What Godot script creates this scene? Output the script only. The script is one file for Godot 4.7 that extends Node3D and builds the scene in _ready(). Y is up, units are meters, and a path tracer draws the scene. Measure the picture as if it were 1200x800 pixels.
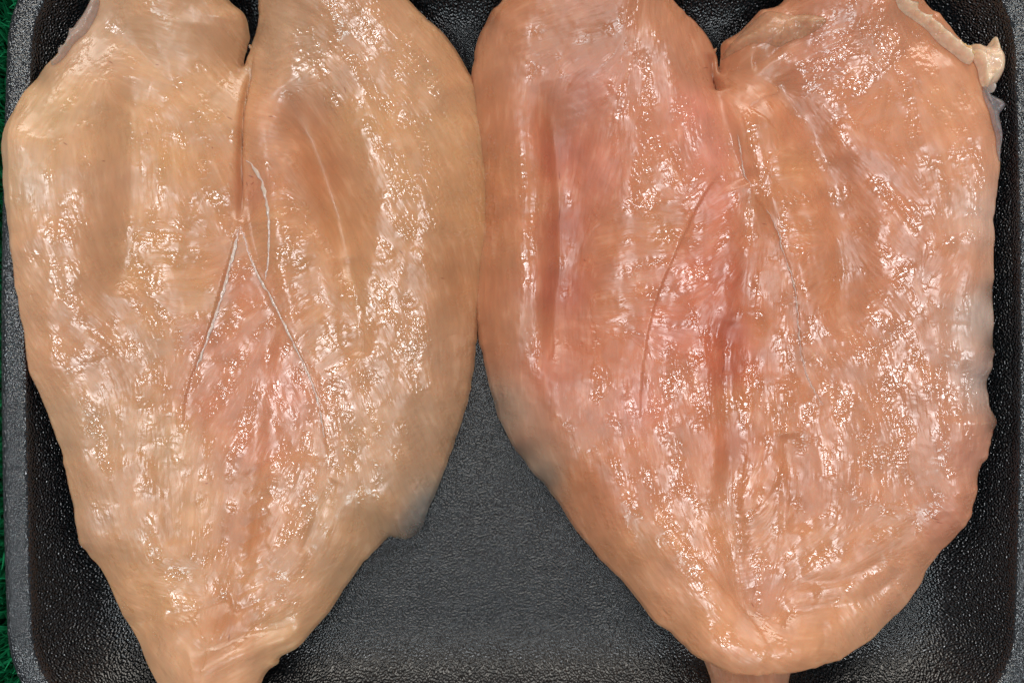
extends Node3D
# Two raw butterflied chicken breasts in a black foam tray on green artificial grass, seen from straight above.
# Lengths below are millimetres on the tray floor (x right, z towards the viewer's bottom); vertices are stored in metres.

const EYE := 300.0            # height of the lens above the tray floor
const PX := 0.25              # one pixel of the photograph on the tray floor
const RIM := 25.0             # height of the tray rim
const TRAY_C := Vector2(3.0, -1.0)
const TRAY_A := Vector2(132.0, 107.0)
const TRAY_R := 28.0
const BOW := 3.0
const STEP := 0.4             # grid of the meat surface
const TILE := 512

var streak := PackedFloat32Array()
var lumps := PackedFloat32Array()
var rng := RandomNumberGenerator.new()
var soft_noise := FastNoiseLite.new()
var used := {}

func _ready() -> void:
	rng.seed = 7
	# ---- camera, surroundings, lamps, exposure
	var cam := Camera3D.new()
	cam.name = "camera"
	cam.position = Vector3(0, EYE * 0.001, 0)
	cam.rotation_degrees = Vector3(-90, 0, 0)
	cam.fov = rad_to_deg(2.0 * atan(400.0 * PX / EYE))
	cam.near = 0.01
	cam.far = 20.0
	cam.current = true
	add_child(cam)
	var env := Environment.new()
	env.background_mode = Environment.BG_COLOR
	env.background_color = Color(0.62, 0.63, 0.66)
	env.background_energy_multiplier = 0.55
	env.tonemap_mode = Environment.TONE_MAPPER_LINEAR
	env.tonemap_exposure = 1.06
	env.sdfgi_enabled = true
	env.ssao_enabled = true
	env.ssil_enabled = true
	var we := WorldEnvironment.new()
	we.name = "surroundings"
	we.environment = env
	add_child(we)
	# fluorescent tubes of the shop, above and around the case
	lamp(Vector3(-0.62, 1.5, 0.08), Vector2(0.07, 0.42), 0.74, Color(0.98, 0.99, 1.0))
	lamp(Vector3(0.68, 1.5, 0.14), Vector2(0.07, 0.42), 0.66, Color(0.98, 0.99, 1.0))
	lamp(Vector3(-0.03, 1.5, 1.0), Vector2(0.4, 0.12), 0.6, Color(0.90, 0.98, 1.0))
	lamp(Vector3(0.0, 1.1, -1.6), Vector2(2.4, 0.6), 2.4, Color(1.0, 0.97, 0.92))

	# ---- computed grain
	soft_noise.seed = 3
	soft_noise.noise_type = FastNoiseLite.TYPE_SIMPLEX_SMOOTH
	soft_noise.fractal_type = FastNoiseLite.FRACTAL_NONE
	soft_noise.frequency = 1.0
	streak = tile_noise(11, 80, 0.052, 3)
	lumps = tile_noise(12, 512, 0.042, 2)

	# ---- the setting and the tray
	build_counter()
	build_grass()
	build_tray()
	build_left_breast()
	build_right_breast()


func lamp(at: Vector3, size: Vector2, energy: float, tint: Color) -> void:
	var l := AreaLight3D.new()
	l.name = numbered("tube_lamp")
	l.area_size = size
	l.light_energy = energy
	l.light_color = tint
	l.area_range = 6.0
	l.shadow_enabled = true
	add_child(l)
	l.look_at_from_position(at, Vector3(0, 0, 0), Vector3(0, 0, -1))


# ------------------------------------------------------------------ naming
func numbered(called: String) -> String:
	used[called] = used.get(called, -1) + 1
	return called if used[called] == 0 else "%s_%03d" % [called, used[called]]


func thing(called: String, label: String, category: String, group := "") -> Node3D:
	var o := Node3D.new()
	o.name = numbered(called)
	o.set_meta("label", label)
	o.set_meta("category", category)
	if group:
		o.set_meta("group", group)
	add_child(o, true)
	return o


func put(called: String, mesh: Mesh, m: Material, parent: Node) -> MeshInstance3D:
	var o := MeshInstance3D.new()
	o.name = called
	o.mesh = mesh
	o.material_override = null
	mesh.surface_set_material(0, m)
	parent.add_child(o, true)
	return o


# ------------------------------------------------------------------ noise
func tile_noise(sd: int, width: int, freq: float, octaves: int) -> PackedFloat32Array:
	var n := FastNoiseLite.new()
	n.seed = sd
	n.noise_type = FastNoiseLite.TYPE_SIMPLEX_SMOOTH
	n.fractal_octaves = octaves
	n.frequency = freq
	# a tile that repeats: the last quarter is faded into what lies before the first column and row
	var raw := n.get_image(width * 5 / 4, TILE * 5 / 4, false, false, false)
	raw.convert(Image.FORMAT_RF)
	if width != TILE:
		raw.resize(TILE * 5 / 4, TILE * 5 / 4, Image.INTERPOLATE_CUBIC)
	var src := raw.get_data().to_float32_array()
	var wide := TILE * 5 / 4
	var fade := TILE / 4
	var a := PackedFloat32Array()
	a.resize(TILE * TILE)
	var level := 0.0
	for v in src:
		level += v
	level /= src.size()
	for y in TILE:
		var ty := minf(1.0, float(y) / fade)
		var ky := sqrt(ty * ty + (1 - ty) * (1 - ty))
		for x in TILE:
			var tx := minf(1.0, float(x) / fade)
			var v := src[y * wide + x] - level
			if tx < 1.0:
				v = (v * tx + (src[y * wide + x + TILE] - level) * (1 - tx)) / sqrt(tx * tx + (1 - tx) * (1 - tx))
			if ty < 1.0:
				var q := src[(y + TILE) * wide + x] - level
				if tx < 1.0:
					q = (q * tx + (src[(y + TILE) * wide + x + TILE] - level) * (1 - tx)) / sqrt(tx * tx + (1 - tx) * (1 - tx))
				v = (v * ty + q * (1 - ty)) / ky
			a[y * TILE + x] = v
	var mean := 0.0
	for v in a:
		mean += v
	mean /= a.size()
	var dev := 0.0
	for v in a:
		dev += (v - mean) * (v - mean)
	dev = sqrt(dev / a.size())
	for i in a.size():
		a[i] = (a[i] - mean) / dev
	return a


func tap(a: PackedFloat32Array, x: float, y: float) -> float:
	var fx := floorf(x)
	var fy := floorf(y)
	var tx := x - fx
	var ty := y - fy
	var x0 := int(fx) & 511
	var x1 := (x0 + 1) & 511
	var y0 := (int(fy) & 511) << 9
	var y1 := (y0 + 512) & 262143
	var p := a[y0 + x0]
	var q := a[y1 + x0]
	p += (a[y0 + x1] - p) * tx
	q += (a[y1 + x1] - q) * tx
	return p + (q - p) * ty


# ------------------------------------------------------------------ tray shape
func tray_inset(p: Vector2) -> float:      # distance inside the lip of the rim
	var z := clampf((p.y - TRAY_C.y) / TRAY_A.y, -1, 1)
	var half := Vector2(TRAY_A.x + BOW * (1 - z * z), TRAY_A.y)
	var q := (p - TRAY_C).abs() - half + Vector2(TRAY_R, TRAY_R)
	var out := Vector2(maxf(q.x, 0), maxf(q.y, 0)).length() + minf(maxf(q.x, q.y), 0) - TRAY_R
	return -out


func wall_height(t: float, k: float) -> float:
	return RIM * pow(maxf(0.0, 1 - t / (21.0 + k)), 2.6)


func rest_height(p: Vector2) -> float:     # what a thick limp slab rests on
	var t := tray_inset(p)
	if t < 0:
		return RIM + 0.5
	var l := RIM * (1 - t / 30.0)
	return minf(0.5 * (l + sqrt(l * l + 100.0)) - 0.6, RIM + 0.5)


func on(px: float, py: float, over: float) -> Vector2:   # a traced point at its own height above the tray
	var q := (Vector2(px, py) - Vector2(600, 400)) * PX
	var p := q * 0.96
	for i in 4:
		p = q * (EYE - rest_height(p) - over) / EYE
	return p


func smooth_line(pts: PackedVector2Array, closed: bool, n: int) -> PackedVector2Array:
	var out := PackedVector2Array()
	var c := pts.size()
	for i in (c if closed else c - 1):
		var a := pts[(i - 1 + c) % c] if closed or i > 0 else pts[i]
		var b := pts[i]
		var d := pts[(i + 1) % c]
		var e := pts[(i + 2) % c] if closed or i + 2 < c else d
		for k in n:
			out.append(b.cubic_interpolate(d, a, e, float(k) / n))
	if not closed:
		out.append(pts[c - 1])
	return out


func traced(list: Array, over: float, closed := false, n := 5) -> PackedVector2Array:
	var pts := PackedVector2Array()
	for i in range(0, list.size(), 2):
		pts.append(on(list[i], list[i + 1], over))
	return smooth_line(pts, closed, n)


# ------------------------------------------------------------------ a slab: a traced outline with a sculpted top
class Slab:
	var o: Vector2
	var nx: int
	var ny: int
	var d: PackedFloat32Array
	var h: PackedFloat32Array      # height of the top above the world's zero
	var base: PackedFloat32Array
	var line: PackedVector2Array
	var s: float

	func at(p: Vector2) -> float:
		var x := clampf((p.x - o.x) / s, 0, nx - 1.001)
		var y := clampf((p.y - o.y) / s, 0, ny - 1.001)
		var i := int(y) * nx + int(x)
		var fx := x - int(x)
		var fy := y - int(y)
		return lerpf(lerpf(h[i], h[i + 1], fx), lerpf(h[i + nx], h[i + nx + 1], fx), fy)

	func inside(p: Vector2) -> float:
		var x := int((p.x - o.x) / s)
		var y := int((p.y - o.y) / s)
		return d[y * nx + x] if x >= 0 and y >= 0 and x < nx and y < ny else -9.0


func new_slab(list: Array, over: float, thick: float, round_in: float, ragged: float, lip: float, rest: Callable, s := STEP) -> Slab:
	var b := Slab.new()
	b.s = s
	var line := traced(list, over, true, 6)
	var box := Rect2(line[0], Vector2.ZERO)
	for i in line.size():
		var p := line[i]
		var rough := ragged * (0.5 + soft_noise.get_noise_2d(p.x * 0.04 + 20, p.y * 0.04))
		p += Vector2(soft_noise.get_noise_2d(p.x * 0.3, p.y * 0.3), soft_noise.get_noise_2d(p.x * 0.3 + 50, p.y * 0.3)) * rough * 0.6
		p += Vector2(soft_noise.get_noise_2d(p.x * 0.1, p.y * 0.1), soft_noise.get_noise_2d(p.x * 0.1 + 50, p.y * 0.1)) * ragged * 0.6
		line[i] = p
		box = box.expand(p)
	b.line = line
	box = box.grow(s * 3)
	b.o = box.position
	b.nx = int(box.size.x / s) + 2
	b.ny = int(box.size.y / s) + 2
	var n := b.nx * b.ny
	b.d.resize(n)
	b.h.resize(n)
	b.base.resize(n)
	# signed distance: exact on a coarse grid, refined along the edge
	var m := 6
	var cx := b.nx / m + 2
	var cy := b.ny / m + 2
	var near := PackedInt32Array()
	near.resize(cx * cy)
	var cd := PackedFloat32Array()
	cd.resize(cx * cy)
	var e := line.size()
	for j in cy:
		for i in cx:
			var p := b.o + Vector2(i, j) * (s * m)
			var best := 1e9
			var who := 0
			for k in e:
				var q := p.distance_squared_to(line[k])
				if q < best:
					best = q
					who = k
			near[j * cx + i] = who
			var dd := edge_distance(p, line, who, 4)
			cd[j * cx + i] = dd if Geometry2D.is_point_in_polygon(p, line) else -dd
	for j in b.ny:
		var v := float(j) / m
		var j0 := int(v)
		v -= j0
		for i in b.nx:
			var u := float(i) / m
			var i0 := int(u)
			u -= i0
			var c := j0 * cx + i0
			var dd := lerpf(lerpf(cd[c], cd[c + 1], u), lerpf(cd[c + cx], cd[c + cx + 1], u), v)
			var p := b.o + Vector2(i, j) * s
			if absf(dd) < s * m * 0.8:
				var q := edge_distance(p, line, near[(j0 + int(v + 0.5)) * cx + i0 + int(u + 0.5)], 14)
				dd = q if Geometry2D.is_point_in_polygon(p, line) else -q
			var k := j * b.nx + i
			b.d[k] = dd
			var t := clampf(dd / round_in, 0, 1)
			var low: float = rest.call(p)
			b.base[k] = low
			b.h[k] = low + lip + thick * (1 - pow(1 - t, 2.2)) + (minf(dd, 0.8) * 1.6 if dd > 0 else 0.0)
	return b


func edge_distance(p: Vector2, line: PackedVector2Array, who: int, reach: int) -> float:
	var e := line.size()
	var best := 1e9
	for k in range(who - reach, who + reach):
		var a := line[posmod(k, e)]
		var q := Geometry2D.get_closest_point_to_segment(p, a, line[posmod(k + 1, e)])
		best = minf(best, p.distance_squared_to(q))
	return sqrt(best)


func bump(b: Slab, px: float, py: float, rx: float, ry: float, turn: float, amp: float, over := 14.0) -> void:
	var c := on(px, py, over)
	rx *= PX * 0.95
	ry *= PX * 0.95
	var r := maxf(rx, ry) * 2.4
	var ca := cos(deg_to_rad(turn))
	var sa := sin(deg_to_rad(turn))
	for j in range(maxi(0, int((c.y - r - b.o.y) / b.s)), mini(b.ny, int((c.y + r - b.o.y) / b.s))):
		for i in range(maxi(0, int((c.x - r - b.o.x) / b.s)), mini(b.nx, int((c.x + r - b.o.x) / b.s))):
			var q := b.o + Vector2(i, j) * b.s - c
			var u := (q.x * ca + q.y * sa) / rx
			var v := (q.y * ca - q.x * sa) / ry
			var w := u * u + v * v
			if w < 6:
				var k := j * b.nx + i
				b.h[k] += amp * exp(-w) * clampf(b.d[k] / 4.0, 0, 1)


# depth: how far the surface sinks along the line; widths to the left and right of it (heading down the picture, right is right);
# with step, only the right side sinks, and bead raises the left brink
func groove(b: Slab, list: Array, depth: float, wl: float, wr: float, power := 1.3, step := false, bead := 0.0, over := 14.0, ends := 0.15) -> void:
	var line := traced(list, over, false, 6)
	var reach := maxf(wl, wr) * (4.0 if power < 1.2 else 2.6) + 1.0
	var box := Rect2(line[0], Vector2.ZERO)
	for p in line:
		box = box.expand(p)
	box = box.grow(reach)
	var e := line.size()
	for j in range(maxi(0, int((box.position.y - b.o.y) / b.s)), mini(b.ny, int((box.end.y - b.o.y) / b.s))):
		for i in range(maxi(0, int((box.position.x - b.o.x) / b.s)), mini(b.nx, int((box.end.x - b.o.x) / b.s))):
			var at := j * b.nx + i
			if b.d[at] < -1.0:
				continue
			var p := b.o + Vector2(i, j) * b.s
			var best := 1e9
			var who := 0
			for k in e:
				var q := p.distance_squared_to(line[k])
				if q < best:
					best = q
					who = k
			if best > reach * reach:
				continue
			var a0 := maxi(0, mini(who, e - 2))
			var sgn := 0.0
			var dd := 1e9
			var along := 0.0
			for k in [a0 - 1, a0]:
				if k < 0:
					continue
				var a := line[k]
				var q := Geometry2D.get_closest_point_to_segment(p, a, line[k + 1])
				var l := p.distance_to(q)
				if l < dd:
					dd = l
					var dir := line[k + 1] - a
					sgn = -dir.cross(p - a)
					along = (k + q.distance_to(a) / maxf(dir.length(), 0.001)) / (e - 1)
			var fade := clampf(minf(along, 1 - along) / ends, 0, 1)
			fade = fade * fade * (3 - 2 * fade)
			if (along < 0.001 or along > 0.999):
				fade = 0.0
			var down: float
			if step:
				down = depth * exp(-dd / wr) * smoothstep(-2.8, 2.8, dd) if sgn > 0 else depth * smoothstep(-2.8, 2.8, -dd) - bead * exp(-dd * dd / (wl * wl))
			else:
				down = depth * exp(-pow(dd / (wr if sgn > 0 else wl), power))
			b.h[at] -= down * fade * clampf(b.d[at] / 3.0, 0, 1)


# coarse maps from hand-set swatches [px, py, colour, fibre angle in degrees, wetness of the grain]
func swatch_maps(b: Slab, list: Array, thin: Array) -> Array:
	var cell := 2.0
	var w := int(b.nx * b.s / cell) + 2
	var hh := int(b.ny * b.s / cell) + 2
	var ca := PackedFloat32Array()
	var cb := PackedFloat32Array()
	ca.resize(w * hh * 4)
	cb.resize(w * hh * 4)
	var spots := PackedVector2Array()
	for r in list:
		spots.append(on(r[0], r[1], 14))
	var holes := PackedVector2Array()
	for r in thin:
		holes.append(on(r[0], r[1], 3))
	for j in hh:
		for i in w:
			var p := b.o + Vector2((i + 0.5) / w * b.nx, (j + 0.5) / hh * b.ny) * b.s
			var sum := 0.0
			var col := Color(0, 0, 0)
			var f := Vector2.ZERO
			var amp := 0.0
			for k in spots.size():
				var q := p.distance_squared_to(spots[k]) + 12.0
				var wgt := 1.0 / (q * sqrt(q))
				sum += wgt
				var c: Color = list[k][2]
				col += c * wgt
				var an := deg_to_rad(list[k][3]) * 2.0
				f += Vector2(cos(an), sin(an)) * wgt
				amp += float(list[k][4]) * wgt
			f = f.normalized()
			var opaque := 1.0
			for k in holes.size():
				var q := p.distance_to(holes[k]) / (float(thin[k][2]) * PX)
				opaque = minf(opaque, 1.0 - (1.0 - float(thin[k][3])) * exp(-q * q))
			var x := (j * w + i) * 4
			ca[x] = col.r / sum
			ca[x + 1] = col.g / sum
			ca[x + 2] = col.b / sum
			ca[x + 3] = opaque
			cb[x] = f.x
			cb[x + 1] = f.y
			cb[x + 2] = amp / sum
			cb[x + 3] = 0.0
	return [Image.create_from_data(w, hh, false, Image.FORMAT_RGBAF, ca.to_byte_array()), Image.create_from_data(w, hh, false, Image.FORMAT_RGBAF, cb.to_byte_array())]


# colour and fine relief of the meat, following the direction of its fibres
func dab(tint: PackedByteArray, b: Slab, tw: int, th: int, p: Vector2, an: float, length: float, width: float, c: Color, share: float) -> void:
	var n := int(length / 0.1) + 1
	var bend := rng.randf_range(-0.12, 0.12)
	for k in n:
		var fade := share * sin(PI * (k + 0.5) / n)
		var q := (p - b.o) / (Vector2(b.nx, b.ny) * b.s) * Vector2(tw, th)
		var rx := width / (b.nx * b.s) * tw
		for j in range(int(q.y - rx - 1), int(q.y + rx + 2)):
			for i in range(int(q.x - rx - 1), int(q.x + rx + 2)):
				if i < 0 or j < 0 or i >= tw or j >= th:
					continue
				var w := fade * clampf(1.2 - Vector2(i, j).distance_to(q) / rx, 0, 1) * 0.35
				var o := (j * tw + i) * 4
				tint[o] = int(lerpf(tint[o], c.r * 255, w))
				tint[o + 1] = int(lerpf(tint[o + 1], c.g * 255, w))
				tint[o + 2] = int(lerpf(tint[o + 2], c.b * 255, w))
		an += bend * 0.1
		p += Vector2.from_angle(an) * 0.1


func meat_material(b: Slab, list: Array, thin: Array, tw: int, th: int, specks := []) -> StandardMaterial3D:
	var maps := swatch_maps(b, list, thin)
	maps[0].resize(tw, th, Image.INTERPOLATE_CUBIC)
	maps[1].resize(tw, th, Image.INTERPOLATE_BILINEAR)
	var col: PackedFloat32Array = maps[0].get_data().to_float32_array()
	var fib: PackedFloat32Array = maps[1].get_data().to_float32_array()
	var bands := 16
	var relief := []
	var paint := []
	var gloss := []
	relief.resize(bands)
	paint.resize(bands)
	gloss.resize(bands)
	var job := func(k: int) -> void:
		var y0 := th * k / bands
		var y1 := th * (k + 1) / bands
		var ra := PackedFloat32Array()
		var pa := PackedByteArray()
		ra.resize((y1 - y0) * tw)
		var ga := PackedByteArray()
		ga.resize((y1 - y0) * tw)
		pa.resize((y1 - y0) * tw * 4)
		grain(b, col, fib, tw, th, y0, y1, ra, pa, ga)
		gloss[k] = ga
		relief[k] = ra
		paint[k] = pa
	var id := WorkerThreadPool.add_group_task(job, bands, -1, true)
	WorkerThreadPool.wait_for_group_task_completion(id)
	var all := PackedFloat32Array()
	var tint := PackedByteArray()
	var dry := PackedByteArray()
	for k in bands:
		dry.append_array(gloss[k])
		all.append_array(relief[k])
		tint.append_array(paint[k])
	for k in 90:      # faint pale strands of connective tissue
		var i := rng.randi_range(0, tw - 1)
		var j := rng.randi_range(0, th - 1)
		var at := (j * tw + i) * 4
		var an := atan2(fib[at + 1], fib[at]) * 0.5 + rng.randf_range(-0.3, 0.3)
		var to := b.o + Vector2(i * b.nx * b.s / tw, j * b.ny * b.s / th)
		dab(tint, b, tw, th, to, an, rng.randf_range(2.0, 7.0), rng.randf_range(0.12, 0.2), Color(0.93, 0.80, 0.71), rng.randf_range(0.1, 0.3))
	for r in specks:
		dab(tint, b, tw, th, on(r[0], r[1], 14), deg_to_rad(r[2]), r[3], 0.16, Color(0.36, 0.10, 0.06), 0.75)
	var m := StandardMaterial3D.new()
	m.albedo_texture = ImageTexture.create_from_image(Image.create_from_data(tw, th, false, Image.FORMAT_RGBA8, tint))
	m.heightmap_enabled = true
	m.heightmap_texture = ImageTexture.create_from_image(Image.create_from_data(tw, th, false, Image.FORMAT_RF, all.to_byte_array()))
	m.heightmap_scale = 0.1
	m.roughness = 1.0
	m.roughness_texture = ImageTexture.create_from_image(Image.create_from_data(tw, th, false, Image.FORMAT_L8, dry))
	m.metallic_specular = 0.64
	m.texture_repeat = false
	m.subsurf_scatter_enabled = true
	m.subsurf_scatter_strength = 0.3
	if thin.size():
		m.transparency = BaseMaterial3D.TRANSPARENCY_ALPHA_DEPTH_PRE_PASS
	return m


func grain(b: Slab, col: PackedFloat32Array, fib: PackedFloat32Array, tw: int, th: int, y0: int, y1: int, ra: PackedFloat32Array, pa: PackedByteArray, ga: PackedByteArray) -> void:
	var mx := b.nx * b.s / tw
	var my := b.ny * b.s / th
	var k := PI / 16.0
	for j in range(y0, y1):
		var z := b.o.y + j * my
		for i in tw:
			var x := b.o.x + i * mx
			var at := (j * tw + i) * 4
			var amp := fib[at + 2]
			var an := atan2(fib[at + 1], fib[at]) * 0.5 + PI
			var step := floorf(an / k)
			var w := an / k - step
			var a0 := step * k
			var a1 := a0 + k
			var c0 := cos(a0)
			var s0 := sin(a0)
			var c1 := cos(a1)
			var s1 := sin(a1)
			var p := tap(streak, (x * c0 + z * s0) * 16.0, (z * c0 - x * s0) * 16.0)
			var q := tap(streak, (x * c1 + z * s1) * 16.0, (z * c1 - x * s1) * 16.0)
			var fine := (p * (1 - w) + q * w) / sqrt(w * w + (1 - w) * (1 - w))
			p = tap(streak, (x * c0 + z * s0) * 8.0 + 100, (z * c0 - x * s0) * 8.0)
			q = tap(streak, (x * c1 + z * s1) * 8.0 + 100, (z * c1 - x * s1) * 8.0)
			var band := (p * (1 - w) + q * w) / sqrt(w * w + (1 - w) * (1 - w))
			var wet := tap(lumps, x * 15.0 + fine * 3.0, z * 15.0)
			var run := tap(streak, (x * c0 + z * s0) * 2.6 + 60, (z * c0 - x * s0) * 2.6) * (1 - w) + tap(streak, (x * c1 + z * s1) * 2.6 + 60, (z * c1 - x * s1) * 2.6) * w
			var pool := smoothstep(-0.8, 2.4, 0.8 * run + 0.55 * tap(lumps, x * 3.1 + 200, z * 3.1) + (amp - 1.0) * 1.7)
			var cloud := tap(lumps, x * 2.1, z * 2.1 + 70)
			ra[(j - y0) * tw + i] = (0.009 + 0.009 * pool) * fine + (0.003 + 0.033 * pool) * wet + 0.006 * band
			ga[(j - y0) * tw + i] = int(255 * (0.41 - 0.27 * sqrt(pool) + 0.35 * clampf(0.6 - amp, 0, 1)))
			var v := 1.0 + 0.008 * fine + 0.008 * band + 0.018 * cloud
			var fat := clampf((band + cloud * 0.7 - 1.4) * 0.12, 0, 0.14)
			var o := ((j - y0) * tw + i) * 4
			pa[o] = clampi(int((col[at] * v * (1 - fat) + fat * 0.9) * 255), 0, 255)
			pa[o + 1] = clampi(int((col[at + 1] * v * (1 - fat) + fat * 0.78) * 255), 0, 255)
			pa[o + 2] = clampi(int((col[at + 2] * v * (1 - fat) + fat * 0.68) * 255), 0, 255)
			pa[o + 3] = clampi(int(col[at + 3] * 255), 0, 255)


func slab_mesh(b: Slab, skirt: float) -> ArrayMesh:
	var nx := b.nx
	var ny := b.ny
	var s := b.s
	var vs := PackedVector3Array()
	var ns := PackedVector3Array()
	var uv := PackedVector2Array()
	var ix := PackedInt32Array()
	var own := PackedInt32Array()
	own.resize(nx * ny)
	own.fill(-1)
	var cut := {}
	var h := b.h
	var size := Vector2(nx * s, ny * s)
	for j in range(1, ny - 1):
		for i in range(1, nx - 1):
			var k := j * nx + i
			if b.d[k] > 0:
				own[k] = vs.size()
				vs.append(Vector3(b.o.x + i * s, h[k], b.o.y + j * s) * 0.001)
				ns.append(Vector3(h[k - 1] - h[k + 1], 2 * s, h[k - nx] - h[k + nx]).normalized())
				uv.append(Vector2(i * s / size.x, j * s / size.y))
	var ring := []
	for j in range(1, ny - 2):
		for i in range(1, nx - 2):
			var k := j * nx + i
			var c := [k, k + 1, k + nx + 1, k + nx]
			var a0 := own[k]
			var a1 := own[k + 1]
			var a2 := own[k + nx + 1]
			var a3 := own[k + nx]
			var count := int(a0 >= 0) + int(a1 >= 0) + int(a2 >= 0) + int(a3 >= 0)
			if count == 0:
				continue
			if count == 4:
				ix.append_array(PackedInt32Array([a0, a1, a2, a0, a2, a3]))
				continue
			var poly := PackedInt32Array()
			var brink := PackedInt32Array()
			for q in 4:
				var ka: int = c[q]
				var kb: int = c[(q + 1) % 4]
				if own[ka] >= 0:
					poly.append(own[ka])
				if (own[ka] >= 0) != (own[kb] >= 0):
					var key := mini(ka, kb) * 2 + int(absi(ka - kb) > 1)
					if not cut.has(key):
						var t := b.d[ka] / (b.d[ka] - b.d[kb])
						var pa := Vector2(ka % nx, ka / nx)
						var pb := Vector2(kb % nx, kb / nx)
						var p := pa.lerp(pb, t) * s
						cut[key] = vs.size()
						var into := ka if own[ka] >= 0 else kb
						var other := kb if own[ka] >= 0 else ka
						var nrm := Vector3(h[into - 1] - h[into + 1], 2 * s, h[into - nx] - h[into + nx]).normalized()
						var outw := Vector3(b.d[into - 1] - b.d[into + 1], 0, b.d[into - nx] - b.d[into + nx]).normalized()
						vs.append(Vector3(b.o.x + p.x, b.h[other], b.o.y + p.y) * 0.001)
						ns.append((nrm + outw * 0.7).normalized())
						uv.append(p / size)
					poly.append(cut[key])
					brink.append(cut[key])
			for q in range(1, poly.size() - 1):
				ix.append_array(PackedInt32Array([poly[0], poly[q], poly[q + 1]]))
			if brink.size() == 2:
				# order so that the wall faces outwards
				var first := poly.find(brink[0])
				var second := poly.find(brink[1])
				if (first + 1) % poly.size() == second:
					ring.append([brink[0], brink[1]])
				else:
					ring.append([brink[1], brink[0]])
	var below := {}
	for pair in ring:
		for v in pair:
			if not below.has(v):
				below[v] = vs.size()
				var n := ns[v]
				var flat := Vector3(n.x, 0, n.z).normalized()
				vs.append(vs[v] - flat * 0.001 * minf(skirt, 1.2) * 0.7 - Vector3(0, skirt * 0.001, 0))
				ns.append((flat - Vector3(0, 0.5, 0)).normalized())
				uv.append(uv[v])
		ix.append_array(PackedInt32Array([pair[0], below[pair[0]], pair[1], pair[1], below[pair[0]], below[pair[1]]]))
	return mesh_of(vs, ns, uv, ix)


func mesh_of(vs: PackedVector3Array, ns: PackedVector3Array, uv: PackedVector2Array, ix: PackedInt32Array) -> ArrayMesh:
	var a := []
	a.resize(Mesh.ARRAY_MAX)
	a[Mesh.ARRAY_VERTEX] = vs
	a[Mesh.ARRAY_NORMAL] = ns
	a[Mesh.ARRAY_TEX_UV] = uv
	a[Mesh.ARRAY_INDEX] = ix
	var m := ArrayMesh.new()
	m.add_surface_from_arrays(Mesh.PRIMITIVE_TRIANGLES, a)
	return m


func smooth_normals(vs: PackedVector3Array, ix: PackedInt32Array) -> PackedVector3Array:
	var ns := PackedVector3Array()
	ns.resize(vs.size())
	for t in range(0, ix.size(), 3):
		var n := (vs[ix[t + 2]] - vs[ix[t]]).cross(vs[ix[t + 1]] - vs[ix[t]])
		ns[ix[t]] += n
		ns[ix[t + 1]] += n
		ns[ix[t + 2]] += n
	for i in ns.size():
		ns[i] = ns[i].normalized()
	return ns


# low swells and strands, in the mesh itself
func swells(b: Slab, amount: float, sd: float) -> void:
	for j in b.ny:
		for i in b.nx:
			var k := j * b.nx + i
			if b.d[k] > 0:
				var x := b.o.x + i * b.s
				var z := b.o.y + j * b.s
				var e := clampf(b.d[k] / 5.0, 0.1, 1)
				b.h[k] += amount * e * (0.66 * soft_noise.get_noise_2d(x * 0.07 + sd, z * 0.05) + 0.14 * soft_noise.get_noise_2d(x * 0.17, z * 0.12 + sd) + 0.07 * soft_noise.get_noise_2d(x * 0.42 + sd, z * 0.34))


func strand(called: String, b: Slab, list: Array, radius: float, sink: float, m: Material, parent: Node, over := 14.0) -> void:
	var line := traced(list, over, false, 8)
	var vs := PackedVector3Array()
	var uv := PackedVector2Array()
	var ix := PackedInt32Array()
	var sides := 10
	var e := line.size()
	for k in e:
		var p := line[k]
		var dir := (line[mini(k + 1, e - 1)] - line[maxi(k - 1, 0)]).normalized()
		var side := Vector2(-dir.y, dir.x)
		p += side * soft_noise.get_noise_2d(p.x * 0.5, p.y * 0.5 + 9) * 0.25
		var t := float(k) / (e - 1)
		var r := radius * (0.25 + 0.75 * pow(clampf(minf(t, 1 - t) / 0.22, 0, 1), 0.6)) * (1 + 0.7 * soft_noise.get_noise_2d(p.x * 0.25 + 30, p.y * 0.25))
		var y := b.at(p) - sink * r * 0.5
		for q in sides:
			var a := TAU * q / sides
			vs.append(Vector3(p.x + side.x * cos(a) * r * 1.15, y + sin(a) * r * 0.5, p.y + side.y * cos(a) * r * 1.15) * 0.001)
			uv.append(Vector2(t * e * 0.1, float(q) / sides))
	for k in e - 1:
		for q in sides:
			var a := k * sides + q
			var c := k * sides + (q + 1) % sides
			ix.append_array(PackedInt32Array([a, c, a + sides, c, c + sides, a + sides]))
	for q in range(1, sides - 1):
		var z := (e - 1) * sides
		ix.append_array(PackedInt32Array([0, q + 1, q, z, z + q, z + q + 1]))
	put(called, mesh_of(vs, smooth_normals(vs, ix), uv, ix), m, parent)


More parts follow.
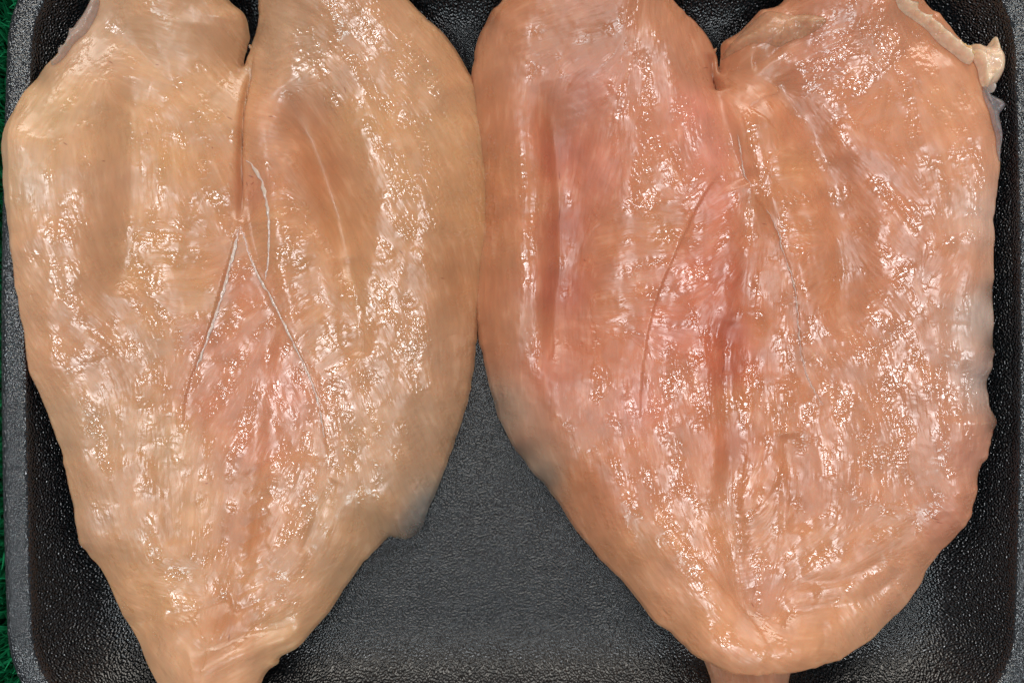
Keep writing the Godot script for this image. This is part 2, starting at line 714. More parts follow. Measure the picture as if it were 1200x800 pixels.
func plain_wet(c: Color, rough: float, alpha := 1.0) -> StandardMaterial3D:
	var n := FastNoiseLite.new()
	n.seed = 21
	n.frequency = 0.03
	n.fractal_octaves = 3
	var im := n.get_seamless_image(256, 256)
	im.convert(Image.FORMAT_RF)
	var tint := Image.create(256, 256, false, Image.FORMAT_RGBA8)
	for j in 256:
		for i in 256:
			var v := 0.9 + 0.2 * im.get_pixel(i, j).r
			tint.set_pixel(i, j, Color(c.r * v, c.g * v, c.b * v, clampf(alpha * (0.7 + 0.6 * im.get_pixel(j, i).r), 0, 1)))
	var m := StandardMaterial3D.new()
	m.albedo_texture = ImageTexture.create_from_image(tint)
	m.uv1_triplanar = true
	m.uv1_scale = Vector3(60, 60, 60)
	m.heightmap_enabled = true
	m.heightmap_texture = ImageTexture.create_from_image(im)
	m.heightmap_scale = 0.015
	m.roughness = rough
	m.metallic_specular = 0.55
	m.subsurf_scatter_enabled = true
	m.subsurf_scatter_strength = 0.3
	if alpha < 1:
		m.transparency = BaseMaterial3D.TRANSPARENCY_ALPHA_DEPTH_PRE_PASS
	return m


# ------------------------------------------------------------------ counter, grass, tray
func build_counter() -> void:
	var m := StandardMaterial3D.new()
	m.albedo_color = Color(0.62, 0.63, 0.62)
	m.roughness = 0.5
	m.metallic = 0.3
	var box := BoxMesh.new()
	box.size = Vector3(0.9, 0.02, 0.7)
	var o := put("counter", box, m, self)
	o.position = Vector3(0, -0.033, 0)
	o.set_meta("kind", "structure")
	o.set_meta("label", "grey display counter under the green grass mat")
	o.set_meta("category", "counter")


func build_grass() -> void:
	var root := thing("grass_mat", "green artificial grass mat under the black foam tray, seen at its left edge", "mat")
	var m := StandardMaterial3D.new()
	m.albedo_color = Color(0.01, 0.09, 0.04)
	m.roughness = 0.8
	var box := BoxMesh.new()
	box.size = Vector3(0.42, 0.003, 0.34)
	put("backing", box, m, root).position = Vector3(0, -0.0213, 0)
	var g := StandardMaterial3D.new()
	g.vertex_color_use_as_albedo = true
	g.roughness = 0.38
	g.cull_mode = BaseMaterial3D.CULL_DISABLED
	var st := SurfaceTool.new()
	st.begin(Mesh.PRIMITIVE_TRIANGLES)
	var made := 0
	while made < 11000:
		var p := Vector2(rng.randf_range(-206, 206), rng.randf_range(-166, 166)) if made % 2 else Vector2(rng.randf_range(-165, -132), rng.randf_range(-125, 125))
		if tray_inset(p) > -2.0 and rng.randf() < 0.995:
			made += 1
			continue
		made += 1
		var high := rng.randf_range(14, 27)
		var low := -20.0
		if tray_inset(p) > -7:
			high = 10
		var lean := Vector2.from_angle(rng.randf() * TAU) * rng.randf_range(1, 9)
		var q := p + lean
		if tray_inset(q) > -7.2:
			lean = -lean
		var side := Vector2.from_angle(rng.randf() * TAU) * rng.randf_range(0.5, 0.9)
		var tone := rng.randf_range(0.6, 1.3)
		st.set_color(Color(0.012 * tone, 0.21 * tone, 0.08 * tone))
		var last_l := Vector3(p.x - side.x, low, p.y - side.y)
		var last_r := Vector3(p.x + side.x, low, p.y + side.y)
		for k in range(1, 5):
			var t := k / 4.0
			var c := p + lean * t * t
			var w := side * (1 - t * t * 0.85)
			var l := Vector3(c.x - w.x, low + high * (t - 0.12 * t * t), c.y - w.y)
			var r := Vector3(c.x + w.x, l.y, c.y + w.y)
			for v in [last_l, last_r, r, last_l, r, l]:
				st.add_vertex(v * 0.001)
			last_l = l
			last_r = r
	st.generate_normals()
	var blades := put("blades", st.commit(), g, root)
	blades.set_meta("kind", "stuff")


func rim_loop(t: float, n: int) -> PackedVector2Array:
	var half := TRAY_A - Vector2(t, t)
	var r := maxf(TRAY_R - t, 6.0)
	var pts := PackedVector2Array()
	var centres := [Vector2(half.x - r, half.y - r), Vector2(-half.x + r, half.y - r), Vector2(-half.x + r, -half.y + r), Vector2(half.x - r, -half.y + r)]
	for c in 4:
		for k in n:
			pts.append(centres[c] + Vector2.from_angle((c + float(k) / (n - 1)) * PI / 2) * r)
		var a: Vector2 = pts[pts.size() - 1]
		var b: Vector2 = centres[(c + 1) % 4] + Vector2.from_angle((c + 1) * PI / 2) * r
		for k in range(1, n):
			pts.append(a.lerp(b, float(k) / n))
	for i in pts.size():
		var p := pts[i]
		var z := p.y / TRAY_A.y
		p.x += clampf(p.x / half.x, -1, 1) * BOW * (1 - z * z)
		pts[i] = p + TRAY_C
	return pts


func foam_material() -> StandardMaterial3D:
	var n := FastNoiseLite.new()
	n.seed = 5
	n.noise_type = FastNoiseLite.TYPE_SIMPLEX_SMOOTH
	n.fractal_octaves = 1
	n.frequency = 0.21
	var im := n.get_image(2048, 2048, false, false, false)      # one sheet as large as the tray, so nothing repeats
	im.convert(Image.FORMAT_RF)
	var m := StandardMaterial3D.new()
	n.seed = 8
	n.frequency = 0.19
	m.albedo_texture = ImageTexture.create_from_image(n.get_image(2048, 2048))      # lighter and darker foam cells
	m.albedo_color = Color(0.15, 0.175, 0.19)
	m.roughness = 0.24
	m.metallic_specular = 0.66
	m.uv1_triplanar = true
	m.uv1_triplanar_sharpness = 4.0
	m.uv1_scale = Vector3(1, 1, 1) / 0.3
	m.uv1_offset = Vector3(0.5, 0.5, 0.5)
	m.heightmap_enabled = true
	m.heightmap_texture = ImageTexture.create_from_image(im)
	m.heightmap_scale = 0.045
	return m


func build_tray() -> void:
	var root := thing("foam_tray", "black foam meat tray with raised rim, holding both chicken breasts", "tray")
	var m := foam_material()
	var inner := []
	for t in [70.0, 27.0, 25.5, 24.0, 22.5, 21.0, 19.5, 18.0, 17.0, 16.0, 15.0, 14.0, 12.5, 11.0, 9.0, 7.0, 5.0, 3.0, 1.6]:
		inner.append(Vector2(t, wall_height(t, 5.5)))
	ring_mesh("base", inner, true, m, root)
	var rim := [Vector2(1.6, wall_height(1.6, 5.5)), Vector2(0.9, 23.3), Vector2(0.2, 23.9), Vector2(-0.8, 24.15), Vector2(-2.2, 24.4), Vector2(-3.6, 24.62), Vector2(-4.9, 24.7), Vector2(-5.8, 24.0), Vector2(-6.3, 22.3), Vector2(-6.1, 21.3), Vector2(-5.2, 20.7), Vector2(-3.5, 20.8)]
	var shiny: StandardMaterial3D = m.duplicate()      # the pressed rim is smoother than the floor
	shiny.roughness = 0.17
	shiny.metallic_specular = 0.8
	shiny.heightmap_scale = 0.03
	ring_mesh("rim", rim, false, shiny, root)
	var outer := [Vector2(-3.5, 20.8), Vector2(-2.2, 20.0), Vector2(0.0, 15.0), Vector2(4.0, 6.0), Vector2(7.5, -1.0), Vector2(10.0, -2.4), Vector2(14.0, -2.9), Vector2(40.0, -2.9), Vector2(78.0, -2.9)]
	ring_mesh("outer_wall", outer, false, m, root)


func ring_mesh(called: String, profile: Array, closed: bool, m: Material, parent: Node) -> void:
	var vs := PackedVector3Array()
	var uv := PackedVector2Array()
	var ix := PackedInt32Array()
	var n := 0
	for v in profile:
		var loop := rim_loop(v.x, 24)
		n = loop.size()
		for p in loop:
			vs.append(Vector3(p.x, v.y, p.y) * 0.001)
			uv.append(p * 0.01)
	for k in profile.size() - 1:
		for i in n:
			var a := k * n + i
			var b := k * n + (i + 1) % n
			ix.append_array(PackedInt32Array([a, b, a + n, b, b + n, a + n]))
	if closed:
		vs.append(Vector3(TRAY_C.x, profile[0].y, TRAY_C.y) * 0.001)
		uv.append(TRAY_C * 0.01)
		for i in n:
			ix.append_array(PackedInt32Array([vs.size() - 1, (i + 1) % n, i]))
	# faces must run clockwise as seen from outside; test one and turn all if it does not
	put(called, mesh_of(vs, smooth_normals(vs, ix), uv, ix), m, parent)


# ------------------------------------------------------------------ the breasts
func build_left_breast() -> void:
	var root := thing("chicken_breast", "raw butterflied chicken breast on the left, pale yellow pink with white tendon lines", "chicken breast", "raw chicken breasts in the tray")
	var b := new_slab([150, -60, 215, -62, 255, -30, 268, 0, 286, 16, 293, 40, 289, 60, 287, 74, 289, 74, 296, 50, 303, 28, 303, 0, 312, -40, 350, -62, 410, -58, 462, -16, 490, 13, 512, 32, 531, 55, 546, 78, 558, 98, 563, 125, 570, 165, 575, 222, 573, 280, 568, 320, 563, 360, 558, 405, 553, 448, 541, 495, 521, 553, 504, 594, 492, 621, 478, 631, 466, 630, 455, 628, 440, 645, 415, 673, 390, 711, 356, 752, 330, 769, 327, 777, 314, 786, 306, 802, 296, 840, 270, 868, 225, 862, 200, 830, 187, 802, 170, 770, 145, 720, 122, 671, 103, 648, 92, 625, 80, 560, 65, 506, 37, 437, 29, 392, 18, 325, 9, 250, 4, 190, 8, 152, 28, 112, 60, 72, 85, 38, 108, 0, 125, -40], 0.0, 13.5, 22.0, 0.5, 0.5, rest_height)
	bump(b, 100, 225, 34, 130, 4, 3.0)
	bump(b, 210, 220, 46, 150, 0, 2.4)
	bump(b, 225, 350, 40, 70, 15, 1.6)
	bump(b, 150, 520, 60, 130, -15, 1.2)
	bump(b, 328, 260, 22, 120, -10, 2.6)
	bump(b, 455, 190, 50, 170, -14, 3.0)
	bump(b, 440, 420, 60, 110, -14, 1.2)
	bump(b, 536, 290, 22, 60, 0, -1.6)
	bump(b, 335, 60, 40, 50, 0, 1.2)
	bump(b, 250, 20, 30, 60, 20, 1.0)
	groove(b, [158, 90, 157, 150, 158, 210, 150, 280, 142, 350], 2.2, 4.0, 5.0, 2.0)
	groove(b, [290, 50, 285, 100, 282, 180, 283, 225, 284, 268], 3.8, 0.7, 0.7, 1.0, false, 0, 12, 0.3)
	groove(b, [288, 60, 284, 130, 283, 200, 284, 262], 1.6, 6.0, 5.0, 1.8)
	groove(b, [285, 185, 289, 235, 297, 285, 308, 322], 1.8, 1.6, 3.4, 1.5, false, 0, 14, 0.35)
	groove(b, [282, 258, 270, 305, 259, 345, 245, 392, 226, 440, 218, 475, 216, 515], 0.6, 1.6, 13.0, 1.0, true, 0.5)
	groove(b, [386, 540, 382, 512, 370, 455, 346, 402, 320, 350, 297, 308, 286, 270], 0.6, 1.2, 12.0, 1.0, true, 0.3)
	groove(b, [312, 370, 308, 440, 298, 520, 288, 600, 280, 680, 266, 748], 1.6, 5.5, 3.6, 2.0)
	groove(b, [332, 100, 350, 138, 368, 180, 385, 230, 400, 280, 414, 335], 8.0, 4.0, 7.0, 1.6, false, 0, 14, 0.3)
	groove(b, [405, 300, 416, 350, 422, 420], 1.2, 3.0, 3.0, 1.8)
	groove(b, [222, 776, 255, 757, 290, 744, 345, 738], 1.5, 2.6, 3.4, 1.9)
	bump(b, 285, 766, 70, 12, -14, 1.4)
	groove(b, [395, 560, 375, 600, 352, 650], 0.8, 2.0, 2.0, 1.6)
	groove(b, [200, 480, 198, 560, 205, 640], 0.9, 3.0, 3.0, 1.6)
	groove(b, [190, 720, 240, 712, 272, 700], 0.8, 2.0, 2.0, 1.6)
	for k in 9:       # gristly seam along the middle, finely notched on its right
		var y := 560.0 + k * 20.0
		groove(b, [287 - k * 1.6, y, 300 - k * 1.2, y - 10, 318, y - 22], 0.35, 0.8, 0.8, 1.5)
	swells(b, 0.85, 4.0)
	var sw := [
		[22, 200, Color(0.782, 0.617, 0.468), 90, 0.5], [60, 130, Color(0.773, 0.603, 0.435), 120, 0.6], [95, 40, Color(0.751, 0.590, 0.469), 130, 1.2], [200, 30, Color(0.804, 0.610, 0.449), 10, 0.5],
		[255, 30, Color(0.796, 0.595, 0.435), 60, 0.7], [180, 85, Color(0.814, 0.610, 0.444), 20, 0.4], [245, 120, Color(0.793, 0.591, 0.421), 48, 0.9], [110, 170, Color(0.791, 0.595, 0.429), 80, 1.4],
		[100, 270, Color(0.782, 0.575, 0.420), 80, 1.4], [152, 210, Color(0.802, 0.597, 0.449), 90, 0.3], [200, 190, Color(0.786, 0.575, 0.393), 90, 1.2], [245, 220, Color(0.762, 0.544, 0.378), 60, 0.9],
		[190, 300, Color(0.763, 0.550, 0.374), 0, 1.2], [235, 350, Color(0.759, 0.546, 0.375), 0, 0.8], [60, 320, Color(0.775, 0.579, 0.434), 60, 1.2], [110, 400, Color(0.758, 0.547, 0.400), 40, 1.1],
		[175, 400, Color(0.755, 0.545, 0.385), 70, 1.1], [80, 500, Color(0.738, 0.565, 0.426), 60, 0.8], [150, 500, Color(0.761, 0.564, 0.403), 90, 1.1], [200, 520, Color(0.780, 0.579, 0.407), 95, 1.1],
		[105, 610, Color(0.732, 0.552, 0.418), 70, 0.4], [160, 620, Color(0.769, 0.562, 0.393), 80, 0.6], [230, 600, Color(0.787, 0.568, 0.391), 95, 0.6], [200, 690, Color(0.790, 0.582, 0.410), 10, 0.9],
		[250, 400, Color(0.761, 0.488, 0.359), 140, 1.3], [250, 470, Color(0.761, 0.488, 0.359), 130, 1.3], [285, 340, Color(0.761, 0.488, 0.359), 140, 1.1], [310, 420, Color(0.761, 0.488, 0.359), 110, 1.0],
		[335, 460, Color(0.782, 0.507, 0.392), 60, 1.0], [300, 520, Color(0.761, 0.488, 0.359), 120, 0.9], [284, 620, Color(0.724, 0.467, 0.305), 100, 0.4], [272, 725, Color(0.723, 0.475, 0.311), 100, 0.6],
		[340, 580, Color(0.773, 0.551, 0.404), 118, 1.1], [320, 680, Color(0.776, 0.565, 0.415), 140, 1.0], [390, 600, Color(0.754, 0.557, 0.392), 110, 0.9], [400, 680, Color(0.758, 0.575, 0.425), 130, 0.7],
		[270, 785, Color(0.798, 0.588, 0.434), 160, 0.7], [320, 752, Color(0.792, 0.602, 0.437), 165, 0.5], [205, 770, Color(0.783, 0.589, 0.439), 40, 0.6],
		[318, 40, Color(0.748, 0.580, 0.444), 30, 1.3], [345, 75, Color(0.761, 0.567, 0.423), 150, 1.5], [325, 150, Color(0.752, 0.525, 0.377), 5, 0.5], [352, 135, Color(0.761, 0.527, 0.382), 60, 0.2],
		[375, 200, Color(0.731, 0.488, 0.334), 60, 0.3], [320, 250, Color(0.751, 0.528, 0.366), 170, 1.1], [350, 300, Color(0.749, 0.526, 0.363), 160, 1.3], [395, 290, Color(0.761, 0.537, 0.373), 70, 0.4],
		[300, 230, Color(0.740, 0.487, 0.365), 90, 0.6], [420, 60, Color(0.772, 0.556, 0.397), 50, 1.4], [430, 150, Color(0.768, 0.560, 0.385), 65, 1.5], [470, 210, Color(0.771, 0.564, 0.398), 65, 1.5],
		[500, 90, Color(0.774, 0.573, 0.414), 42, 1.5], [540, 160, Color(0.773, 0.577, 0.410), 62, 1.4], [545, 240, Color(0.756, 0.553, 0.386), 75, 1.2], [425, 240, Color(0.744, 0.526, 0.367), 60, 1.0],
		[480, 290, Color(0.740, 0.531, 0.371), 55, 0.9], [540, 320, Color(0.699, 0.485, 0.334), 85, 0.5], [430, 340, Color(0.745, 0.535, 0.370), 55, 1.4], [390, 400, Color(0.744, 0.525, 0.360), 150, 1.2],
		[470, 420, Color(0.744, 0.541, 0.390), 60, 1.4], [530, 420, Color(0.714, 0.527, 0.394), 95, 0.7], [440, 510, Color(0.745, 0.546, 0.390), 70, 1.2], [500, 500, Color(0.710, 0.543, 0.415), 70, 1.1],
		[496, 612, Color(0.589, 0.547, 0.507), 60, 0.5], [445, 590, Color(0.723, 0.546, 0.396), 70, 0.7]]
	var m := meat_material(b, sw, [[492, 628, 28, 0.15], [468, 634, 18, 0.3], [512, 590, 18, 0.55], [535, 520, 12, 0.75], [100, 640, 14, 0.8], [300, 40, 14, 0.7], [45, 85, 18, 0.6]], 1024, 1536, [[128, 72, 30, 1.3], [184, 77, 10, 0.9], [264, 136, 20, 2.0], [316, 138, 0, 1.3], [405, 104, 80, 1.6], [79, 169, 35, 1.2], [469, 294, 50, 1.5], [516, 325, 10, 1.0], [174, 156, 60, 0.6], [126, 191, 0, 0.6], [227, 239, 0, 0.5], [250, 173, 70, 0.6], [242, 565, 0, 0.8], [290, 205, 20, 2.0], [287, 212, 70, 1.4], [293, 216, -30, 1.4], [268, 742, 100, 2.0]])
	put("meat", slab_mesh(b, 1.8), m, root)
	var white := plain_wet(Color(0.88, 0.71, 0.62), 0.2)
	strand("tendon", b, [289, 187, 298, 196, 308, 212, 315, 235, 318, 262, 317, 300, 312, 328], 0.46, 0.5, white, root)
	strand("tendon", b, [283, 264, 290, 290, 302, 320, 320, 350, 345, 400, 362, 436, 374, 470, 381, 512], 0.44, 0.6, white, root)
	strand("tendon", b, [282, 268, 272, 305, 262, 345, 248, 388, 230, 434], 0.4, 0.1, white, root)
	var veil := plain_wet(Color(0.70, 0.62, 0.58), 0.2, 0.55)
	var rest := func(p: Vector2) -> float: return maxf(b.at(p), rest_height(p)) if b.inside(p) > 0 else rest_height(p)
	var fold := new_slab([58, 68, 74, 50, 79, 30, 95, 12, 112, -4, 120, 18, 108, 38, 92, 52, 76, 66, 62, 76], 6.0, 1.4, 3.0, 1.2, 0.2, rest)
	swells(fold, 2.2, 40.0)
	put("membrane", slab_mesh(fold, 2.0), veil, root)


func build_right_breast() -> void:
	var root := thing("chicken_breast", "raw butterflied chicken breast on the right, larger and pinker with fat at its top corner", "chicken breast", "raw chicken breasts in the tray")
	var lift := func(p: Vector2) -> float:
		var q := p - on(885, 772, 6)
		return rest_height(p) + 6.5 * exp(-(q.x * q.x / 420.0 + q.y * q.y / 120.0))
	var b := new_slab([620, -40, 700, -62, 760, -50, 788, -2, 812, 24, 830, 48, 840, 66, 843, 84, 845, 66, 847, 50, 868, 36, 890, 15, 915, 4, 930, -20, 980, -55, 1050, -40, 1092, 12, 1120, 40, 1142, 70, 1152, 104, 1166, 138, 1171, 190, 1165, 258, 1163, 325, 1162, 400, 1165, 416, 1157, 444, 1159, 476, 1167, 494, 1160, 514, 1157, 532, 1147, 552, 1140, 592, 1130, 614, 1112, 637, 1090, 661, 1075, 685, 1050, 719, 1010, 754, 975, 771, 940, 778, 900, 781, 862, 782, 822, 768, 800, 752, 765, 725, 740, 693, 710, 661, 675, 621, 645, 576, 615, 541, 587, 496, 571, 442, 562, 402, 557, 362, 555, 338, 561, 296, 565, 225, 558, 165, 553, 100, 561, 46, 574, 16, 588, 4], 0.0, 14.0, 21.0, 0.6, 0.6, lift)
	bump(b, 606, 230, 30, 140, 0, 3.0)
	bump(b, 600, 400, 26, 60, 0, 1.0)
	bump(b, 740, 210, 58, 170, 0, 3.4)
	bump(b, 710, 420, 50, 120, 0, 1.4)
	bump(b, 912, 250, 26, 130, -10, 2.6)
	bump(b, 1040, 190, 60, 150, -10, 2.6)
	bump(b, 1080, 400, 60, 150, 0, 1.0)
	bump(b, 890, 40, 34, 30, 0, 1.6)
	groove(b, [636, 95, 650, 150, 656, 220, 658, 300, 652, 370, 655, 450], 8.0, 3.8, 15.0, 1.7, false, 0, 14, 0.25)
	groove(b, [845, 200, 822, 232, 802, 272, 782, 315, 765, 360, 755, 410, 750, 460, 750, 500], 0.7, 1.4, 13.0, 1.0, true, 0.4)
	groove(b, [842, 55, 843, 80, 846, 105], 6.0, 1.4, 1.2, 1.0, false, 0, 10, 0.2)
	groove(b, [844, 90, 852, 140, 864, 185, 876, 218], 2.6, 5.0, 2.4, 1.5)
	groove(b, [878, 200, 877, 270, 872, 330, 868, 368, 858, 392, 853, 440, 855, 520, 856, 580, 858, 640, 870, 700, 898, 750], 2.2, 4.6, 4.0, 1.8, false, 0, 12, 0.08)
	groove(b, [858, 375, 853, 410, 851, 440], 0.5, 2.0, 2.0, 1.8)
	groove(b, [898, 75, 920, 108, 946, 145, 968, 200, 983, 260, 992, 330, 984, 400], 3.0, 4.8, 4.8, 1.8)
	groove(b, [952, 470, 938, 410, 930, 345, 912, 285, 893, 245, 878, 222], 1.4, 0.8, 6.0, 1.0, true, 0.25)
	groove(b, [910, 90, 914, 106, 898, 113, 882, 122, 876, 128], 1.6, 0.9, 5.0, 1.0, true, 0.3)
	groove(b, [922, 505, 930, 560, 936, 625], 1.3, 3.4, 3.6, 2.0)
	groove(b, [772, 600, 812, 650, 850, 692, 880, 725, 908, 768], 0.8, 4.0, 10.0, 1.0, true, 0.2)
	groove(b, [905, 720, 960, 712, 1020, 700, 1070, 665], 1.4, 3.0, 4.0, 1.6)
	groove(b, [930, 680, 985, 678, 1040, 655], 0.7, 2.0, 2.0, 1.6)
	groove(b, [884, 70, 900, 66, 918, 50, 950, 25], 1.8, 2.0, 2.0, 1.4)
	groove(b, [984, 180, 1005, 260, 1015, 340], 0.9, 4.0, 4.0, 1.8)
	for k in 10:      # curved fibre bundles fanning from the seam
		var y := 590.0 + k * 10.0
		groove(b, [861, y + 14, 882, y + 8, 902, y - 10, 916, y - 40 - k * 3], 0.22, 0.7, 0.7, 1.5)
	for k in 9:       # slanting bundles left of the red seam
		var y := 225.0 + k * 22.0
		groove(b, [862, y, 845, y + 10, 824 - k * 3, y + 14, 805 - k * 4, y + 12 + (k * 7) % 5], 0.05 + 0.02 * (k % 3), 0.9, 0.9, 1.5)
	for k in 12:      # fine cross strands at the top of the right lobe
		var y := 20.0 + k * 8.0
		groove(b, [935 + k * 2, y + 30, 960, y + 18, 990, y + 8, 1020, y + 6], 0.1, 0.6, 0.6, 1.5)
	swells(b, 0.85, 90.0)
	var sw := [
		[572, 60, Color(0.739, 0.503, 0.365), 90, 0.3], [620, 30, Color(0.748, 0.491, 0.342), 165, 0.5], [690, 30, Color(0.764, 0.495, 0.353), 170, 0.5], [770, 20, Color(0.768, 0.512, 0.370), 90, 1.1],
		[815, 70, Color(0.758, 0.505, 0.371), 60, 0.8], [590, 120, Color(0.746, 0.493, 0.351), 95, 0.6], [600, 200, Color(0.746, 0.499, 0.346), 90, 1.6], [630, 240, Color(0.742, 0.486, 0.336), 92, 1.6],
		[595, 290, Color(0.734, 0.492, 0.343), 88, 1.5], [645, 130, Color(0.724, 0.439, 0.301), 90, 0.1], [662, 180, Color(0.690, 0.384, 0.284), 90, 0.2], [664, 260, Color(0.690, 0.384, 0.284), 92, 0.2],
		[665, 340, Color(0.690, 0.384, 0.284), 90, 0.2], [690, 110, Color(0.797, 0.507, 0.401), 150, 0.4], [700, 200, Color(0.787, 0.488, 0.382), 110, 0.2], [740, 130, Color(0.773, 0.496, 0.368), 90, 1.5],
		[760, 210, Color(0.763, 0.492, 0.349), 60, 1.6], [720, 280, Color(0.756, 0.482, 0.335), 170, 0.7], [770, 270, Color(0.753, 0.491, 0.336), 5, 1.4], [720, 350, Color(0.746, 0.472, 0.328), 175, 0.9],
		[815, 130, Color(0.812, 0.512, 0.416), 80, 1.5], [835, 180, Color(0.812, 0.512, 0.416), 70, 1.5], [840, 240, Color(0.782, 0.453, 0.341), 150, 1.2], [820, 320, Color(0.782, 0.453, 0.341), 160, 1.3],
		[790, 390, Color(0.782, 0.453, 0.341), 10, 1.2], [855, 330, Color(0.703, 0.370, 0.255), 130, 0.8], [855, 390, Color(0.683, 0.322, 0.209), 100, 0.3], [852, 430, Color(0.724, 0.370, 0.255), 95, 1.2],
		[600, 380, Color(0.717, 0.480, 0.341), 90, 0.5], [584, 482, Color(0.670, 0.542, 0.454), 85, 0.8], [655, 430, Color(0.724, 0.420, 0.301), 90, 0.3], [700, 450, Color(0.746, 0.467, 0.335), 92, 0.8],
		[750, 470, Color(0.812, 0.512, 0.416), 80, 1.2], [800, 450, Color(0.747, 0.460, 0.323), 75, 1.5], [632, 562, Color(0.650, 0.532, 0.444), 65, 0.4], [690, 560, Color(0.744, 0.472, 0.317), 75, 0.9],
		[740, 560, Color(0.756, 0.477, 0.332), 78, 1.3], [800, 540, Color(0.758, 0.482, 0.336), 70, 1.4], [855, 520, Color(0.724, 0.410, 0.264), 90, 0.3], [760, 640, Color(0.783, 0.538, 0.375), 55, 1.3],
		[830, 620, Color(0.786, 0.526, 0.365), 60, 1.1], [830, 720, Color(0.812, 0.568, 0.402), 50, 0.9], [770, 690, Color(0.791, 0.553, 0.403), 50, 0.7], [890, 765, Color(0.821, 0.579, 0.418), 30, 0.6],
		[895, 690, Color(0.763, 0.515, 0.395), 100, 1.3], [950, 740, Color(0.809, 0.567, 0.396), 0, 0.4], [940, 710, Color(0.780, 0.520, 0.363), 170, 0.5], [1010, 735, Color(0.814, 0.587, 0.439), 60, 0.8],
		[1060, 690, Color(0.798, 0.563, 0.428), 50, 1.3], [885, 560, Color(0.773, 0.499, 0.342), 110, 1.0], [895, 620, Color(0.777, 0.525, 0.373), 135, 1.2], [940, 575, Color(0.742, 0.467, 0.321), 90, 0.5],
		[960, 640, Color(0.780, 0.526, 0.367), 150, 1.0], [870, 470, Color(0.756, 0.482, 0.324), 95, 1.3], [910, 480, Color(0.763, 0.495, 0.343), 85, 1.2], [890, 70, Color(0.760, 0.513, 0.366), 140, 0.5],
		[880, 100, Color(0.771, 0.517, 0.373), 40, 0.7], [885, 160, Color(0.773, 0.508, 0.343), 80, 0.9], [925, 200, Color(0.776, 0.517, 0.344), 170, 0.9], [895, 240, Color(0.773, 0.504, 0.342), 80, 1.3],
		[940, 260, Color(0.782, 0.517, 0.358), 175, 1.0], [900, 330, Color(0.762, 0.483, 0.333), 85, 0.9], [895, 390, Color(0.753, 0.473, 0.323), 90, 0.6], [960, 330, Color(0.762, 0.495, 0.345), 150, 0.8],
		[945, 150, Color(0.743, 0.471, 0.335), 60, 0.9], [975, 240, Color(0.754, 0.487, 0.346), 70, 1.5], [990, 330, Color(0.741, 0.473, 0.328), 80, 1.0], [960, 70, Color(0.774, 0.495, 0.370), 165, 1.6],
		[1000, 110, Color(0.777, 0.505, 0.365), 160, 1.7], [1050, 60, Color(0.791, 0.529, 0.389), 60, 1.7], [1040, 130, Color(0.788, 0.522, 0.373), 100, 1.4], [1000, 200, Color(0.761, 0.484, 0.344), 50, 0.5],
		[1050, 230, Color(0.763, 0.492, 0.353), 50, 1.1], [1100, 120, Color(0.805, 0.555, 0.401), 60, 0.9], [1110, 210, Color(0.788, 0.539, 0.394), 80, 1.2], [1040, 310, Color(0.758, 0.491, 0.358), 40, 0.8],
		[1030, 360, Color(0.758, 0.499, 0.360), 50, 1.4], [1100, 320, Color(0.759, 0.501, 0.360), 120, 1.0], [1160, 250, Color(0.802, 0.630, 0.539), 90, 0.7], [1162, 370, Color(0.710, 0.601, 0.539), 85, 0.7],
		[1162, 450, Color(0.690, 0.581, 0.530), 90, 1.4], [960, 420, Color(0.756, 0.495, 0.356), 55, 1.5], [1000, 470, Color(0.759, 0.499, 0.357), 65, 1.6], [1060, 430, Color(0.754, 0.498, 0.357), 80, 1.2],
		[1100, 470, Color(0.749, 0.503, 0.373), 85, 1.4], [1040, 540, Color(0.764, 0.510, 0.366), 85, 1.4], [1000, 570, Color(0.768, 0.503, 0.359), 95, 1.1], [1095, 560, Color(0.753, 0.515, 0.391), 70, 1.1],
		[1135, 540, Color(0.740, 0.499, 0.399), 90, 1.1], [1115, 610, Color(0.762, 0.496, 0.379), 40, 1.0], [1040, 620, Color(0.776, 0.529, 0.377), 150, 1.0]]
	var m := meat_material(b, sw, [[634, 568, 18, 0.45], [606, 530, 18, 0.45], [578, 475, 16, 0.6], [1167, 405, 16, 0.3], [1167, 495, 15, 0.3], [1165, 445, 14, 0.4], [1166, 345, 14, 0.5], [1155, 555, 10, 0.7], [1168, 150, 10, 0.6], [572, 25, 12, 0.7]], 1024, 1536, [[828, 74, -30, 2.2], [1065, 340, 80, 0.9], [978, 324, 0, 0.6], [685, 302, 60, 0.8], [1092, 606, 25, 2.4], [1100, 612, 20, 2.0], [848, 410, 95, 2.6], [849, 428, 100, 2.2], [880, 705, 60, 1.5], [884, 716, 70, 1.2], [892, 262, 20, 1.2], [656, 196, 90, 3.0], [657, 240, 92, 4.0]])
	put("meat", slab_mesh(b, 2.0), m, root)
	var white := plain_wet(Color(0.82, 0.61, 0.51), 0.22)
	strand("tendon", b, [864, 158, 868, 180, 873, 205, 879, 218], 0.25, 0.5, white, root)
	strand("tendon", b, [896, 246, 908, 272, 920, 310, 930, 345, 935, 390, 938, 412, 948, 448, 962, 474], 0.28, 0.5, white, root)
	var rest := func(p: Vector2) -> float: return maxf(b.at(p), rest_height(p)) if b.inside(p) > 0 else rest_height(p)
	# the thin end of the meat that shows under the fold
	var low := func(p: Vector2) -> float: return wall_height(tray_inset(p), 5.5) + 0.2
	var tail := new_slab([812, 752, 826, 776, 836, 792, 842, 812, 850, 850, 890, 866, 926, 850, 938, 812, 948, 792, 957, 776, 958, 762, 885, 735], 2.0, 7.0, 9.0, 0.4, 0.4, low)
	groove(tail, [840, 790, 870, 784, 895, 786], 1.0, 2.0, 2.0, 1.5, false, 0, 5)
	bump(tail, 910, 800, 14, 40, 10, 1.5, 5)
	swells(tail, 0.8, 10.0)
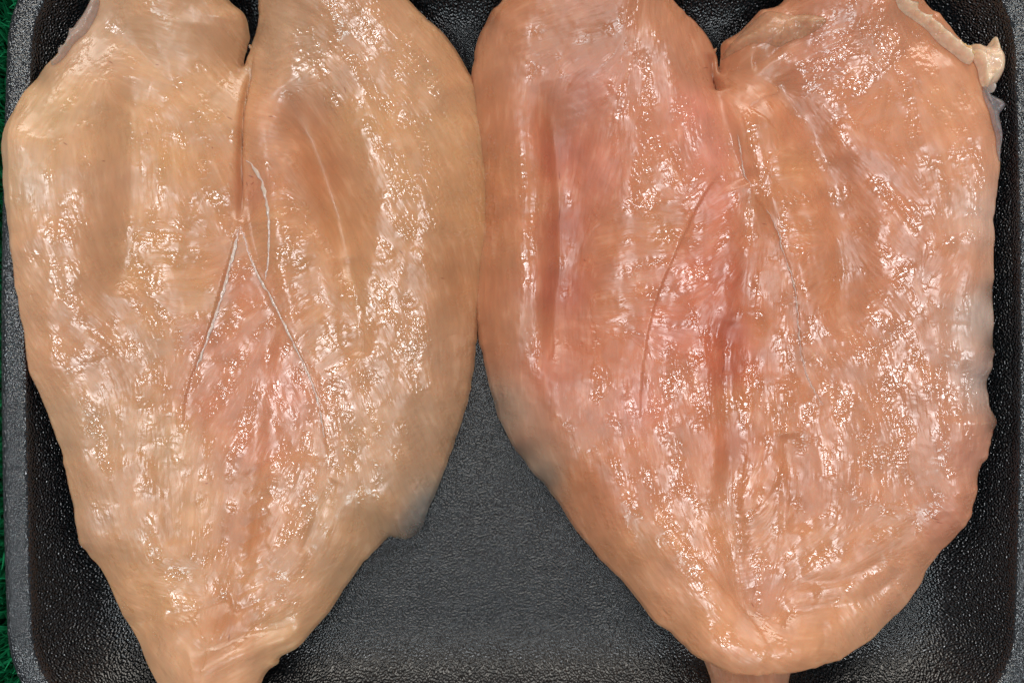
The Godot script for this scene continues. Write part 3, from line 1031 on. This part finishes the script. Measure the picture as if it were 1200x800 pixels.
	put("tail_end", slab_mesh(tail, 1.5), meat_material(tail, [[850, 785, Color(0.788, 0.553, 0.435), 100, 0.9], [880, 790, Color(0.807, 0.571, 0.429), 90, 1.0], [920, 790, Color(0.798, 0.557, 0.438), 90, 0.8], [900, 840, Color(0.790, 0.543, 0.415), 90, 0.8]], [], 256, 256), root)
	var fat := plain_wet(Color(0.91, 0.75, 0.63), 0.16)
	var strip := new_slab([1060, -30, 1085, -6, 1112, 7, 1135, 21, 1152, 36, 1166, 52, 1160, 62, 1146, 60, 1136, 52, 1124, 44, 1105, 27, 1085, 14, 1062, 0], 20.0, 4.5, 4.5, 0.3, 0.3, rest)
	swells(strip, 1.1, 61.0)
	put("fat_strip", slab_mesh(strip, 3.5), fat, root)
	var clump := new_slab([1137, 60, 1147, 47, 1162, 51, 1173, 39, 1178, 53, 1184, 64, 1183, 80, 1176, 93, 1167, 99, 1157, 103, 1147, 98, 1143, 84, 1136, 70], 4.0, 7.5, 6.5, 0.3, 0.4, rest)
	swells(clump, 1.4, 77.0)
	put("fat_lump", slab_mesh(clump, 3.5), fat, root)
	var drop := new_slab([1160, 96, 1170, 92, 1174, 99, 1170, 105, 1161, 102], 4.0, 3.0, 2.5, 0.3, 0.3, rest)
	put("fat_lump", slab_mesh(drop, 2.5), plain_wet(Color(0.84, 0.74, 0.70), 0.24), root)
	var top := new_slab([1128, 46, 1138, 54, 1146, 62, 1142, 68, 1132, 62, 1126, 54], 6.0, 2.2, 2.5, 0.4, 0.2, rest)
	put("fat_lump", slab_mesh(top, 1.5), plain_wet(Color(0.88, 0.70, 0.50), 0.2), root)
	var corner := new_slab([868, 36, 890, 13, 915, 0, 935, 8, 952, 12, 968, 22, 962, 32, 948, 40, 930, 46, 918, 52, 905, 48, 888, 48, 872, 50, 858, 52], 15.0, 2.2, 5.0, 0.8, 0.2, rest)
	swells(corner, 1.6, 33.0)
	put("fat_strip", slab_mesh(corner, 1.5), plain_wet(Color(0.82, 0.62, 0.48), 0.2, 0.6), root)
	var veil := new_slab([1148, 98, 1160, 104, 1168, 110, 1182, 120, 1176, 134, 1172, 152, 1168, 190, 1158, 160, 1150, 128], 2.0, 0.7, 2.0, 0.8, 0.3, rest)
	swells(veil, 1.0, 21.0)
	put("membrane", slab_mesh(veil, 1.2), plain_wet(Color(0.62, 0.57, 0.57), 0.22, 0.5), root)
